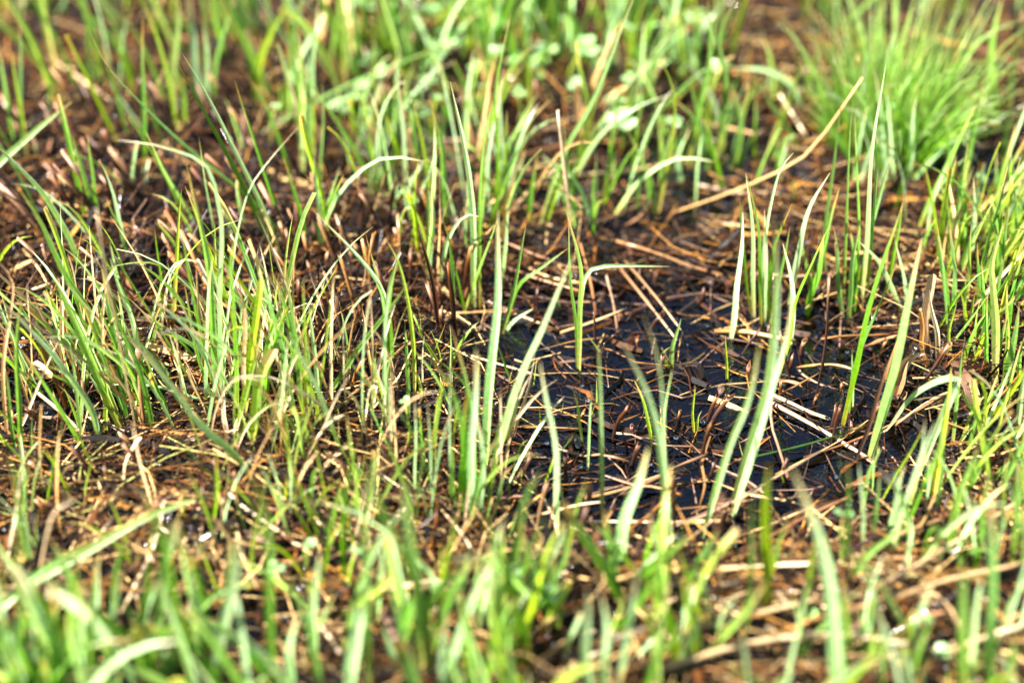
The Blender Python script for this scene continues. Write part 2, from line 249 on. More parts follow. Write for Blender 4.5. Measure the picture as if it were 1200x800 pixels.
# ---------------------------------------------------------------- the grass one can pick out, leaf by leaf
# "T name | label" opens a plant; then: crop, material, width, root and further points up to the tip.  "!" after the
# material = mown blunt end.  Crops: A/B/C rows and 1/2/3 columns of the picture, enlarged 2.9625 times.
PLANTS = '''
T grass_tuft | tall soft green grass tuft by the upper left corner of the picture
A1 g 20 72 560 70 300 66 60
A1 g 22 50 540 30 380 -10 150
A1 y 18 95 580 75 400 40 180
A1 g 18 170 430 172 320 182 215
T grass_shoot | broad pale blade slanting in from the left edge above the white arched blade
A1 p 40 -190 900 -60 640 100 470 258 348
T grass_shoot | white shining blade arching out through the left edge
A1 p 28 290 950 245 830 150 680 60 575 -40 470
T grass_tuft | pair of green blades standing in dark stubble below the pale slanting blade
A1 g 24 345 800 300 640 240 450
A1 g 17 350 790 325 640 305 470
A1 p! 32 500 660 505 610 510 560
T grass_tuft | soft upright twin blades near the top left behind a tan straw
A1 g 20 312 330 308 160 300 10
A1 g 20 335 320 335 200 338 60
T grass_tuft | soft green tuft fanning left at the top edge over brown thatch
A1 g 30 500 330 400 150 240 -10
A1 g 22 470 300 410 130 345 -5
A1 g 24 505 640 495 340 500 60
A1 y 24 625 520 570 200 490 0
A1 g 22 600 420 520 200 430 60
T grass_tuft | wide pale soft blades at the top edge left of the dark folded blade
A1 y 38 610 380 605 190 620 -20
A1 p 38 690 370 675 180 640 -20
A1 p 30 720 400 715 230 712 70
A1 g 26 640 470 640 330 600 220
T grass_tuft | leafy V of two broad soft blades meeting at the top left
A1 g 40 885 400 880 230 770 0
A1 y 32 885 390 905 200 1000 10
A1 g 24 745 400 750 220 820 -10
T grass_tuft | tall pale blades standing at the top edge beside white blurred blossoms
A1 p 30 1070 560 1080 280 1110 -10
A1 y 22 1045 600 1045 350 1035 120
A1 g 18 1050 560 1030 250 970 20
A1 g 16 1105 700 1120 480 1120 280
T grass_shoot | dark green folded blade with a withered tip leaning left in the upper left
A1 d 36 985 930 870 700 740 430 612 212
A1 p 22 990 930 900 690 770 430 628 185
T grass_shoot | long hair-thin blade arching up to the upper left corner
A1 g 15 1000 850 900 720 650 510 500 370 370 230 298 90
T grass_shoot | pale blade lying across from the upper left toward the arched pair
A1 g 24 780 520 950 438 1185 308 1400 215 1590 145
T grass_tuft | group of short upright blades right of the dark folded blade
A1 g 18 1000 860 960 720 850 400 815 280
A1 g 20 1060 880 1045 740 980 540
A1 p 18 1110 880 1105 740 1090 540
A1 g 22 1120 880 1130 740 1180 580
A1 g 14 1130 880 1110 680 1055 600
T grass_shoot | thin blade leaning left beneath the pale lying blade
A1 g 13 1320 700 1180 440 1010 195
T grass_tuft | hooked pair of blades bending over to the right in the upper middle
A2 p 24 145 680 132 450 165 335 210 284 240 312
A2 g 20 155 690 150 430 195 350 270 345 375 433
A2 g 18 140 690 95 520 0 330
A2 g 17 130 680 105 620 0 440
A2 y 17 145 690 110 540 58 290
A2 g 22 185 680 190 520 190 370
T grass_tuft | two yellowish blades between the hooked pair and the tall pale blade
A2 g 24 370 800 348 540 308 330
A2 y 24 310 780 290 540 255 370
T grass_shoot | tall pale green blade tapering to a point in the upper middle
A2 p 32 460 1080 455 780 430 510 380 283
A2 g 18 480 1080 480 760 495 520 520 350
T grass_tuft | thin tall blades crossing a blurred white leaf in the upper middle
A2 g 18 530 820 545 560 535 330 590 40
A2 p 32 520 800 515 560 562 240
A2 s 26 555 900 575 720 608 555
T grass_shoot | long straight blade slanting to the top edge right of the middle
A2 g 28 670 830 780 520 880 330 1022 -10
A2 y 22 690 830 760 620 850 450
T grass_shoot | short pointed blade leaning right behind the dry upright straw
A2 g 22 585 720 605 540 650 430 726 345
A2 p 20 745 690 738 590 690 530
A2 g 22 650 820 655 700 682 530
T grass_shoot | pale blade bowing to the right above the golden lying stem
A2 p 28 790 640 900 470 1040 368 1160 325
A2 g 20 790 640 840 540 880 420
T grass_tuft | sparse shoots rooted in shining mud right of the upper middle
A2 g 20 1090 770 1070 620 985 440
A2 g 18 1100 770 1120 560 1150 450
A2 y 18 1095 770 1160 380 1095 180
A2 g 16 1050 760 1070 640 1040 560
A2 g 16 880 860 870 700 885 560
T grass_tuft | broad soft blades along the top edge in the middle
A2 g 40 250 330 245 150 210 -30
A2 y 22 270 280 320 110 400 -20
A2 g 26 415 260 425 130 440 -20
A2 y 30 655 420 640 200 622 20
A2 p 30 740 200 700 90 630 -20
A2 g 26 470 240 480 120 505 -20
T grass_tuft | vivid broad blades at the top edge left of the fine grass tussock
A2 p 28 1035 420 1045 220 1060 60
A2 g 30 1060 360 1100 160 1190 30
A2 p 26 880 330 885 240 870 140
A2 g 26 870 120 920 60 1010 -10
T grass_tuft | tall leaning blades standing left of the dense fine tussock
A3 g 30 15 590 60 380 95 190 92 -10
A3 g 26 105 600 150 300 125 130 190 -10
A3 y 18 60 560 50 400 42 250
A3 g 22 175 600 205 440 170 300
A3 g 20 30 600 100 440 185 340
A3 g 18 195 600 230 490 285 450
A3 p 30 0 640 -10 560 20 440
T grass_shoot | pale leaf stretching left from the foot of the fine tussock
A3 p 26 420 380 380 300 290 245 168 236
A3 g 22 420 560 350 420 240 275
T grass_tuft | upright clump of slender blades growing from black water below the fine tussock
A3 g 18 500 1000 495 800 530 500 555 345
A3 g 14 560 1080 565 850 580 480 590 350
A3 g 14 600 1080 610 850 605 600 600 400
A3 p 24 620 1080 645 780 662 500 702 220
A3 g 16 640 1060 670 650 665 440
A3 g 28 610 1060 655 780 727 535
A3 p 36 370 1080 420 790 515 598
A3 g 24 450 1060 505 780 547 650
A3 g 20 700 1050 740 850 762 705
A3 g 26 590 1100 600 930 570 760
T grass_tuft | thin hooked blades by the right edge below the fine tussock
A3 p 15 850 860 860 740 885 640 928 563
A3 g 22 945 900 925 760 898 615
A3 g 15 950 900 960 760 992 650
A3 p 22 1005 960 1010 780 1012 610
A3 g 26 1100 1000 1105 800 1105 625
T grass_tuft | slim pale clump rising from the pool left of the long in-focus pair
A3 p 24 250 1110 245 850 222 600
A3 p 18 290 1110 285 850 330 610 387 528
A3 g 16 280 1100 320 860 378 705
A3 g 14 240 1100 205 830 200 680
B3 g 22 275 350 272 150 262 0 225 -175
B3 p 20 290 350 292 120 285 -60
B3 g 20 300 350 335 190 372 0
B3 y 18 310 350 300 220 325 60
T grass_tuft | stout soft blades at the right edge beside the fine tussock
A3 g 36 945 760 1005 480 1040 280
A3 g 36 1095 480 1070 210 1112 -10
A3 g 26 1130 420 1150 240 1185 60
A3 g 24 1105 560 1130 430 1145 340
T grass_shoot | straight pale blade crossing to the right edge below the fine tussock
A3 p 28 880 560 1000 468 1200 358
T grass_tuft | tuft of upright blades hugging the left edge at mid height
B1 g 26 75 830 58 500 78 235
B1 s 20 30 800 12 520 38 300 42 190 -10 120
B1 g 20 60 830 35 640 15 480
B1 g 20 100 830 110 720 112 650
T grass_tuft | fan of long green blades leaning left from a shared root near the left edge
B1 p 32 350 800 320 640 200 470 100 360 -10 245
B1 g 24 300 800 240 680 70 425
B1 g 20 290 800 265 560 240 400
B1 r 26 240 640 180 500 95 310
T grass_tuft | dense sheaf of broad blades with a blunt mown leaf left of the bright straw clump
B1 g 36 440 740 340 530 245 310 178 145
B1 g 36 410 600 335 350 230 170 140 -20 53 -145
B1 g! 42 380 640 358 480 338 350
B1 d 36 450 710 412 480 386 330 355 140
B1 g 26 540 740 490 520 400 300 360 150
B1 p 28 510 620 460 330 425 240 383 112
B1 y 24 365 720 368 600 360 500
B1 r 30 470 600 430 480 400 380
T grass_shoot | broad white-shining blade falling diagonally across the left half
B1 p 46 910 930 830 800 700 680 560 520 428 333
T grass_shoot | thin pale leaf crossing behind the white diagonal blade
B1 p 17 800 650 750 625 600 572 490 550 378 549
T grass_shoot | hair-thin yellowish blade bowing left above the dark stubble
B1 y 11 790 360 690 240 560 137 440 130 335 160
T grass_tuft | bright yellow-green clump with mown tips and straw-coloured sheaths at left
B1 g 34 765 640 740 380 718 110 650 -215
B1 p 30 780 700 765 300 770 40 760 -70 715 -215 560 -280 405 -300
B1 g 22 822 720 815 300 800 130 828 -10
B1 p 12 770 640 800 200 830 0 870 -130 940 -230 1050 -358
B1 g 15 750 640 680 420 638 195
B1 g 16 760 620 700 390 655 160 628 -20
B1 g 24 770 560 690 440 620 380 488 290
B1 y! 34 830 720 875 430 900 190
B1 y! 50 860 790 910 520 942 430
B1 w 32 800 760 778 640 770 530
B1 r 24 775 720 760 640 748 560
B1 s! 22 850 700 850 480 845 290
B1 w 50 815 770 828 690 850 590
B1 p 13 820 470 840 290 868 210 897 78
B1 y 30 810 770 850 600 905 350
B1 w 26 905 560 908 440 922 268
B1 p 22 700 760 770 470 800 330
T grass_tuft | upright green clump with bleached straws right of the mown yellow clump
B1 p 22 935 800 985 560 996 380
B1 g 34 905 660 930 400 1003 238
B1 g 32 1055 690 1030 420 988 130
B1 w 18 1150 680 1150 400 1157 175
B1 w 11 1020 560 1060 420 1128 185
B1 s 12 1030 560 1020 300 1020 48
B1 y 20 1065 690 1060 440 1054 178
B1 g 20 1080 690 1075 500 1062 360
B1 g 20 960 620 985 430 962 200
T grass_shoot | whitish blade leaning left beside the mossy litter in the lower left middle
B1 p 30 1200 800 1100 560 993 355
B1 w 18 930 740 1000 610 1062 505
T grass_tuft | bluish green blades meeting at an upright sheath left of the middle
B2 p 26 155 560 150 270 70 120 -95 -55
B2 g 19 160 520 140 230 85 28
B2 g 38 170 600 165 300 202 72
B2 p 20 148 720 150 400 176 165
B2 y 20 255 640 250 380 205 150 150 40
B2 w 12 100 660 110 400 95 185
B2 g 16 20 520 20 380 -10 260
T grass_tuft | brownish stout sheaths with green tips behind the bluish blades
B2 b 22 355 420 320 220 268 -5
B2 b 16 405 320 350 130 290 -5
B2 g 18 390 330 380 80 352 -20
B2 g 19 415 320 480 150 545 -30
B2 g 16 440 330 400 170 370 20
T grass_shoot | widest pale blade standing straight up at the centre of the picture
B2 p 44 500 860 520 480 542 240 550 -60
T grass_shoot | broad pale blade slanting right from the centre clump to the bent yellow stem
B2 p 48 520 870 620 530 700 350 812 98
T grass_tuft | thick pale clump standing at the centre just below the widest blade
B2 g 28 470 1000 445 600 385 358
B2 g 26 450 1000 400 620 305 448
B2 p 38 450 1050 460 640 465 425
B2 g 42 410 1020 430 700 442 570
B2 g 26 500 1040 540 760 590 600
B2 p 17 380 980 378 700 374 465
B2 p 34 480 1060 490 800 470 640
B2 g 30 440 1060 480 860 540 740
B2 g 22 520 1060 560 880 600 830
B2 g 30 400 1020 380 860 390 740
T grass_tuft | thin pale upright shoots left of the centre clump
B2 p 15 312 960 308 780 299 605
B2 p 15 255 960 258 760 255 600
B2 w 11 160 760 150 600 110 470
T grass_tuft | slender forked blades behind the slanting pale blade
B2 g 20 553 380 600 220 643 -10
B2 g 22 570 340 612 212 690 150 786 78
B2 p 22 560 370 600 330 668 285
T grass_shoot | bent yellowish stem with one pale leaf laid out to the right, standing in water
B2 y 26 825 510 830 300 832 150 795 0 780 -60
B2 g 19 820 500 815 340 795 170 788 -40
B2 p 24 825 440 832 250 852 170 910 138 1140 140
T grass_shoot | short wide pale blade in the pool right of the centre clump
B2 p 44 755 1090 740 780 720 600 694 463
T grass_shoot | thin pale blade standing alone in the middle of the pool
B2 p 20 905 1040 905 780 900 600 889 412
T grass_shoot | small yellow shoot left of the lone pool blade
B2 y 17 840 760 828 660 804 572
B2 p 13 855 860 862 700 871 545
T grass_tuft | pale pair of blades leaning left over the pool right of the centre
B2 p 34 1150 1130 1110 790 1060 580 978 403
B2 p 22 1140 1120 1125 800 1100 480 1049 303
B2 p 17 1130 900 1125 660 1146 495
B2 y 18 1085 780 1060 640 1014 533
T grass_shoot | small green sprout at the pool edge under the fallen straws
B2 g 24 1148 500 1150 420 1180 320
B2 g 18 1150 500 1120 450 1140 420
T grass_shoot | narrow pale blade standing in water left of the slim pool clump
B3 p 28 163 405 190 250 206 -50
T grass_shoot | tiny yellow shoots poking out of dark water left of the long pair
B3 y 14 156 545 152 470 149 378
B3 y 13 42 725 36 640 42 550
B3 y 12 48 720 54 670 66 640
T grass_tuft | long in-focus pair of pale blades standing over the pool on the right
B3 p 46 160 1010 235 760 300 530 330 250 318 -20
B3 p 32 170 1020 250 780 315 560 362 390 385 235
B3 p 30 60 1090 155 790 230 600 266 400
B3 g 24 330 520 372 400 390 270 450 130 512 -5
T grass_tuft | sturdy green blades rising behind the long in-focus pair
B3 g 40 430 320 470 140 500 30
B3 g 26 578 330 590 160 612 -10
B3 g 28 450 300 440 160 400 20
B3 p 26 370 420 385 280 350 60
B3 g 24 560 320 540 150 525 0
T grass_tuft | curved green blades rooted at the bog edge left of the papery husk
B3 g 34 553 700 600 500 650 290 740 0 765 -90
B3 g 25 575 660 600 490 680 280 742 128
B3 p 17 592 640 588 540 590 420
T grass_shoot | broad upright blade with a straight edge just left of the papery husk
B3 g 56 645 820 725 540 790 250 832 40
B3 b 22 590 830 665 640 740 400
T grass_shoot | folded leaf bent over like a hairpin below the foam bubbles
B3 p 36 830 830 890 690 945 560 950 532 895 535 800 590 705 710 640 830
T grass_tuft | lush yellow-green clump at the right edge above the husk
B3 y 40 1090 560 1082 250 1080 130 1112 -10
B3 g 34 1105 580 1148 420 1166 275
B3 g 27 945 330 942 110 930 -10
B3 g 27 930 330 895 80 880 -10
B3 y 20 985 300 995 140 1002 0
B3 g 20 1035 330 1028 180 1025 55
B3 y 24 1000 500 1030 420 1075 330
B3 g 22 975 490 1000 390 1060 300
B3 y 30 1090 200 1120 100 1190 5
B3 g 22 1130 420 1150 220 1190 60
B3 y 20 1010 380 980 300 965 220
B3 g 20 1060 420 1045 280 1040 120
B3 y 22 1120 560 1125 400 1130 200
B3 g 22 1075 540 1050 420 1062 240
B3 g 24 1150 600 1170 480 1190 370
B3 y 18 1020 470 1015 360 1035 260
B3 g 26 1085 540 1100 420 1125 300
B3 y 18 940 470 925 380 950 260
T grass_shoot | pale blades leaning left behind the broad blade near the husk
B3 p 23 775 300 690 140 608 48
B3 p 22 780 300 772 200 740 45
T grass_tuft | thin upright blades at the left edge in the lower left
C1 g 14 115 430 75 150 15 -20
C1 g 16 110 430 85 220 95 -10
C1 p 20 118 430 100 330 80 170
C1 y 13 125 430 125 300 130 200
C1 g 13 105 430 70 250 40 80
T grass_shoot | long blurred blade reaching up from the lower left corner
C1 p 42 -170 760 0 545 130 440 300 345 500 230 745 140
C1 g 28 -120 700 60 480 200 370 365 280
T grass_shoot | soft broad blade leaning left in the lower left foreground
C1 g 48 690 900 620 560 565 330 488 105
T grass_shoot | wide blurred blade sweeping down to the right in the lower left foreground
C1 g 46 1020 860 820 660 640 545 590 500
T grass_shoot | wide pale blunt blade in the lower left foreground
C1 p! 46 735 880 770 640 822 310
T grass_tuft | soft foreground blades between the blunt blade and the bottom middle clump
C1 g 34 950 860 935 420 912 200 835 10
C1 p 44 1005 860 1015 700 1030 555
C1 g 36 1130 880 1060 580 980 395
C1 g 22 1105 500 1150 250 1188 110
C1 g 28 680 880 660 740 645 600
C1 g 28 600 860 600 740 588 600
T grass_shoot | small yellow sprout with a curled leaf beside the dark upright stick
C1 y 22 738 270 745 170 756 90 752 0
C1 y 18 740 240 735 212 690 215 648 252
T grass_tuft | pale spreading sprig at the foot of the white diagonal blade
C1 p 20 1000 230 960 90 925 -10
C1 p 18 1000 225 1040 150 1112 118
C1 p 16 1000 230 1080 180 1140 212
C1 p 18 995 235 940 120 898 40
C1 p 15 1005 240 975 210 958 300
C1 p 15 1005 235 1010 100 1005 10
T grass_tuft | blurred crossing blades filling the bottom left corner
C1 g 38 230 860 245 560 265 385
C1 p 44 200 760 330 690 450 712 575 760
C1 g 36 60 860 70 560 55 250
C1 g 40 330 900 220 690 150 600
C1 g 40 150 900 60 660 -20 540
C1 d 34 200 900 175 740 180 640
C1 g 38 20 880 0 660 10 380
C1 p 34 120 900 110 640 130 420
C1 g 36 420 920 330 740 260 640
T grass_tuft | blurred foreground clump fanning out at the bottom middle left
C2 g 50 280 800 265 520 235 220 222 70
C2 g 42 320 820 265 480 160 220 60 20
C2 g 34 250 800 190 560 140 360
C2 g 44 285 760 380 480 490 350
C2 p 60 20 900 55 620 105 470
C2 p 34 348 860 352 700 362 535
C2 g! 62 310 960 250 760 195 655
C2 g 40 100 860 90 400 70 180 170 10
T grass_tuft | blurred foreground clump leaning left beneath the centre clump
C2 g 46 660 800 600 490 520 290 492 215
C2 g 42 570 560 630 200 702 60
C2 g 60 460 920 445 700 428 490
C2 g 42 470 860 540 620 620 480
C2 g 36 640 800 590 640 600 500
C2 g 30 700 480 765 390 770 230
T grass_tuft | pale soft blades at the bottom edge right of the middle
C2 p 42 870 900 855 680 848 470
C2 p 44 915 900 920 700 905 480
C2 p 36 960 860 990 680 1035 380
C2 y 50 1100 880 1100 680 1135 450
C2 g 36 1010 900 1080 760 1180 590
T grass_shoot | wide pale blade leaning right before the dark pool stubs
C2 p 50 960 430 985 240 1025 110 1068 -20
C2 y 24 775 420 800 250 852 100
T grass_shoot | blade curving right beside the black upright stick in the pool
C2 g 30 1040 460 1070 320 1130 190 1180 130
T grass_shoot | tall pale foreground blade leaning left in the lower right
C3 p 58 555 960 525 620 485 350 430 170 383 48
C3 g 40 560 960 550 700 555 520
T grass_shoot | upright yellowish foreground blade left of the tall leaning one
C3 y 44 290 600 290 300 297 38
C3 g 20 222 660 235 400 246 145
C3 g 26 290 520 330 330 380 220
T grass_tuft | soft blades crossing beside the pale clover in the lower right
C3 g 30 545 470 640 370 775 250
C3 g 20 665 330 675 180 682 60
C3 p 34 700 330 745 170 777 45
C3 g 30 620 220 640 110 688 -20
C3 g 20 570 420 575 200 575 0
C3 g 26 860 760 740 545 640 378
C3 y 18 770 260 800 130 850 -10
T grass_tuft | upright green blades near the right edge in the lower right
C3 g 38 915 400 945 220 1025 -20
C3 g 22 1010 440 1035 280 1040 130
C3 g 44 975 900 975 600 968 370
C3 g 40 1060 900 1080 400 1062 90
C3 p 30 995 860 1020 560 1040 430
C3 g 36 690 880 690 760 702 640
C3 g 40 1150 900 1135 740 1140 620
C3 y 22 1090 330 1110 200 1125 20
C3 g 20 1150 320 1170 180 1185 90
C3 g 34 1185 460 1190 300 1160 180
C3 g 30 1060 120 1110 60 1200 10
'''
# dry stems lying or leaning: material, radius (enlarged px), lift of both ends above the ground in mm
STRAWS = '''
A3 s 8 0 30 | long pale straw slanting up over the fine tussock | -110 765 200 655 420 545 530 410 625 270
A2 r 9 4 5 | golden stem lying across the mud in the upper middle | 550 565 760 505 1010 485
A2 w 12 0 45 | bleached dry straw standing upright right of the upper middle | 805 850 790 700 775 580 752 388
A3 w 10 6 16 | short pale cut stem leaning left beside the fine tussock | 430 475 335 325
A1 s 11 8 4 | tan straw lying in the dark thatch at the upper left | 170 200 330 310 485 425
B1 w 4 0 60 | hair-thin straw standing among the left blades | 490 800 425 460 375 210 335 -60
B2 t 10 3 10 | first reddish straw of the fallen pair at the pool edge | 955 130 1060 260 1165 395
B2 t 9 4 12 | second reddish straw of the fallen pair at the pool edge | 985 120 1080 230 1180 360
B2 r 12 3 16 | frayed orange straw bundle pointing right, left of the centre | -20 640 110 520 225 410
B3 d 7 2 3 | dark green rush stem lying across the bog below the pool | 250 800 450 752 645 688
B3 r 7 2 3 | thin orange straw lying below the green rush stem | 420 803 600 742 780 660 930 570
B3 s 8 3 3 | pinkish stem lying against the foam bubbles | 740 690 850 610 960 560
B3 r 13 2 5 | orange flat stem lying behind the broad blade at the pool | 600 440 690 395 760 380
B3 s 9 2 2 | yellow flat straw floating at the right of the pool | 390 490 520 480 620 505
B3 r 6 2 5 | thin orange straw leaning on the pool stick | 330 590 400 550 475 510
B1 s 8 3 4 | pale straw crossing the bright mown clump at left | 550 460 620 500 710 520
B1 w 6 4 4 | bleached thin straw crossing the clump right of the mown blades | 930 450 1050 440 1150 445
C3 w 18 6 8 | thickest pale foreground straw at the bottom right | -60 745 150 680 330 645 560 630 860 680
C3 w 12 4 5 | pale straw ending under the tall leaning blade | 120 405 300 392 470 385
C3 r 9 3 8 | long golden straw running along the pool edge to the upper right | -30 420 230 330 430 222 650 122
C3 s 7 3 10 | thin tan straw crossing the golden one over the pool edge | -60 370 120 225 250 130 480 -5
C3 s 15 5 8 | pale bent straw reaching the right edge in the lower right | 500 565 700 512 960 430 1200 385
C3 s 13 5 8 | long straw rising to the right edge under the upright blades | 650 480 900 340 1200 150
C3 w 18 7 7 | bleached straw at the right edge near the bottom | 930 690 1050 640 1200 595
C3 s 14 4 4 | straw crossing under the thick foreground straw | 60 605 250 560 500 500
C3 r 12 4 6 | golden straw leaning from the thick foreground straw | 190 700 350 620 500 560
C3 r 12 2 6 | golden curved stem beside the lower right clover | 720 300 800 265 910 228
C3 s 12 5 8 | pale straw hooked over a dark hollow at the bottom right | 700 520 860 490 930 540 970 620
C3 s 8 3 8 | thin orange straw standing behind the golden curved stem | 770 335 830 250 895 110
C2 s 11 3 7 | tan stem arching across below the dark pool stubs | 720 400 860 440 1000 430 1185 310
C2 s 10 4 6 | pale straw slanting up to the tan arched stem | 560 680 700 600 820 540
C2 s 10 4 8 | straw slanting up in the bottom middle | 600 790 740 680 830 620
C2 w 8 3 3 | pale straw lying in golden litter left of the centre clump | 60 30 160 90 260 160
C2 w 9 3 6 | bleached straw crossing the foot of the centre clump | 350 200 410 270 450 330
C2 w 13 4 6 | whitish flat stem lying across the blurred foreground clump | 60 530 150 480 330 440
C1 w 9 2 20 | white forked dry stem near the left edge in the lower left | 118 545 165 280 200 195 258 165
C1 s 10 2 8 | tan stem lying in orange litter at the lower left | 470 190 560 260 650 325
C1 r 15 2 10 | wide golden stem leaning right below the orange litter | 630 460 670 400 715 350
C1 w 7 3 5 | pale straw across the brown thatch in the lower left | 330 220 370 180 410 150
C1 s 9 3 4 | pale straw lying at the foot of the spreading sprig | 810 300 900 330 1000 340
C1 r 9 3 4 | golden straw in the bottom left litter | 440 700 520 620 570 530
C1 w 15 4 6 | bleached bent stem at the right of the lower left litter | 1070 560 1130 620 1185 700
B1 s 8 3 8 | tan straw slanting in the left stubble above the fan of blades | 80 80 130 140 165 200
B2 s 8 3 6 | straw crossing the bent yellow stem in the water | 760 370 880 330 990 285
B2 t 9 3 9 | reddish leaning stem right of the bent yellow stem | 960 370 945 270 920 170
B2 r 9 3 10 | red-brown straw leaning left behind the bent yellow stem | 885 310 865 190 830 60
B2 s 8 2 4 | pale straw floating under the slanting pale blade | 420 440 520 470 690 520
B2 r 8 2 8 | orange straw beneath the slanting pale blade | 540 590 620 520 695 458
B2 s 9 3 6 | tan straw leaning between centre clump and bluish blades | 270 620 320 510 370 430
'''
# cut stubs: material, radius, root x y, top x y | label
STUBS = '''
B3 b 10 458 610 495 420 508 180 | tall crooked reddish stick standing in the pool at right
B3 k 13 520 760 530 690 548 625 | short dark stub by the green lying rush stem
B3 k 15 60 830 80 740 100 680 | black lower stub standing under an orange broken stem
B3 b 17 90 690 125 640 168 590 | orange broken stem leaning right over the dark pool
B3 b 11 380 540 355 450 338 370 | thin brown stub leaning left beside the long pair
B3 b 5 535 260 533 160 530 60 | thin brown needle stem behind the crooked stick
B3 r 11 705 540 725 460 748 400 | olive brown stem leaning beside the broad blade
B3 b 15 780 600 860 510 925 410 | dark red stem leaning right below the papery husk
B3 r 13 1000 510 1025 460 1055 415 | brown cut stem leaning right in the right edge clump
B3 k 12 1030 570 1040 500 1050 470 | dark short stub at the foot of the right edge clump
C2 r 12 675 290 690 200 712 108 | orange stub standing right of the centre clump
C2 k 19 825 425 828 300 850 190 | thick black stub with an orange top below the pool
C2 k 16 855 435 870 350 895 275 | slanting black stub beside the thick one
C2 k 12 1162 320 1155 200 1148 85 | slim black stick behind the pale leaning pair
C2 b 8 950 400 970 350 985 310 | small brown stub below the wide pale blade
C1 k 13 628 300 690 150 705 -35 | dark brown stick standing in the lower left litter
C3 b 12 110 640 118 400 130 150 | blurred reddish stem at the left of the lower right straws
C3 b 10 430 220 380 180 335 140 | brown stem lying low beside the tall leaning blade
B1 b 14 600 430 585 340 578 255 | dark stub with a pale cut top among the left blades
B1 r 15 505 720 490 600 478 430 | golden brown sheath stub at the foot of the blunt mown leaf
B1 k 18 270 780 170 700 80 630 | dark stem lying black in the left hollow
B1 k 12 350 740 300 600 285 530 | dark stem among the fan of left blades
B1 b 11 560 60 590 180 610 255 | tan-topped stem leaning right in the dark stubble
B2 k 16 400 420 385 250 370 130 | dark stub behind the bluish upright sheath
B2 b 18 350 420 350 350 345 285 | brown split stub left of the widest blade
B2 k 10 885 430 880 360 878 300 | dark reddish stub in water behind the lone blade
B2 k 9 880 480 910 420 945 375 | leaning dark stub in the water at the pool centre
B2 k 16 940 740 960 680 1000 625 | curled brown leaf stub standing in the pool
B2 b 10 1000 790 985 740 975 715 | small orange stub at the foot of the curled brown leaf
B2 k 11 590 800 585 750 580 715 | black stub right of the centre clump's foot
A1 b 21 560 750 480 670 400 600 | thick brown stem leaning left in the upper left stubble
A1 b 11 640 700 590 630 535 550 | brown stem leaning left beside the thick one
A1 b 10 410 790 360 590 345 560 | tan upright stub in the upper left stubble
A1 r 12 205 740 205 660 218 590 | pale stub standing near the upper left edge
A1 b 15 410 640 405 580 400 525 | white-tipped short stub in the upper left stubble
A1 r 9 345 720 365 650 385 570 | pale leaning stub in front of the green pair
A2 b 13 275 330 262 200 245 120 | blurred orange stem at the top middle left
A2 b 12 705 520 690 400 672 280 | blurred orange stem behind the long slanting blade
A2 b 9 175 620 205 540 240 450 | reddish stem leaning right beside the hooked pair
A2 b 9 920 460 905 380 890 300 | blurred brown stem among the far leaves
'''
# clover: crop, petiole root x y, then leaflet-cluster centre x y, leaflet size | label
CLOVERS = '''
B2 225 800 220 605 26 | pale clover leaf beside the frayed orange straw
C2 735 640 735 485 46 | pale three-leaved clover in the blurred lower middle
C2 45 500 50 345 30 | small clover leaf at the lower left of the centre clump
C2 330 640 330 465 40 | whitish clover leaf inside the blurred foreground clump
C2 610 560 610 405 40 | blurred clover leaf right of the foreground clump
C3 560 420 560 215 44 | pale round clover pair in the lower right
C3 860 720 855 580 30 | small clover in the dark hollow at the bottom right
C3 905 860 900 690 40 | blurred clover at the bottom right straws
C3 440 640 445 560 34 | little clover under the tall leaning foreground blade
C1 960 540 950 400 50 | pale clover by the lower left foreground blades
C1 1075 460 1075 315 32 | small clover right of the spreading sprig
A2 330 520 335 340 46 | dark green clover beside the hooked pair
A2 490 440 490 300 46 | bright clover leaf in the upper middle
A2 600 340 600 210 50 | pale clover leaf at the top middle
A2 660 340 665 225 34 | smaller clover right of the pale top one
A2 820 420 815 290 56 | broad bright clover right of the upper middle
A2 1150 600 1155 425 60 | large pale leaf over the mud right of the upper middle
A2 530 230 530 90 80 | big soft green leaf at the top middle edge
A2 230 880 235 710 40 | low clover leaf in mud below the hooked pair
A2 1000 420 1000 270 50 | soft clover leaf left of the large pale one
A1 945 500 960 370 34 | white blurred leaf pair in the upper left middle
A3 1040 740 1035 620 40 | blurred clover by the right edge pool
A3 1060 520 1060 390 50 | round leaf beside the fine tussock's right foot
'''
# ---------------------------------------------------------------- builders
CROP = {r + c: (400 * i, 265 * j) for j, r in enumerate('ABC') for i, c in enumerate('123')}
SC = 2.9625
def topx(crop, nums):
    ox, oy = CROP[crop]
    return [(ox + nums[i] / SC, oy + nums[i + 1] / SC) for i in range(0, len(nums), 2)]
def rise(base, pxs, lean):
    """Stand a traced outline up: root on the ground, the rest in a plane through the root that leans by `lean`."""
    n = Vector((CAM.x - base.x, CAM.y - base.y, 0)).normalized(); tot = sum(math.dist(pxs[i], pxs[i + 1]) for i in range(len(pxs) - 1)); s = 0
    pts = [base]
    L = tot * depth(base) / FPX
    for i in range(1, len(pxs)):
        s += math.dist(pxs[i - 1], pxs[i]); d = ray(*pxs[i]); off = lean * L * (s / tot) ** 1.3
        t = ((base - CAM).dot(n) + off) / d.dot(n); p = CAM + d * t
        p.z = max(p.z, max(height(p.x, p.y), 0) + .0008)
        pts.append(p)
    return pts
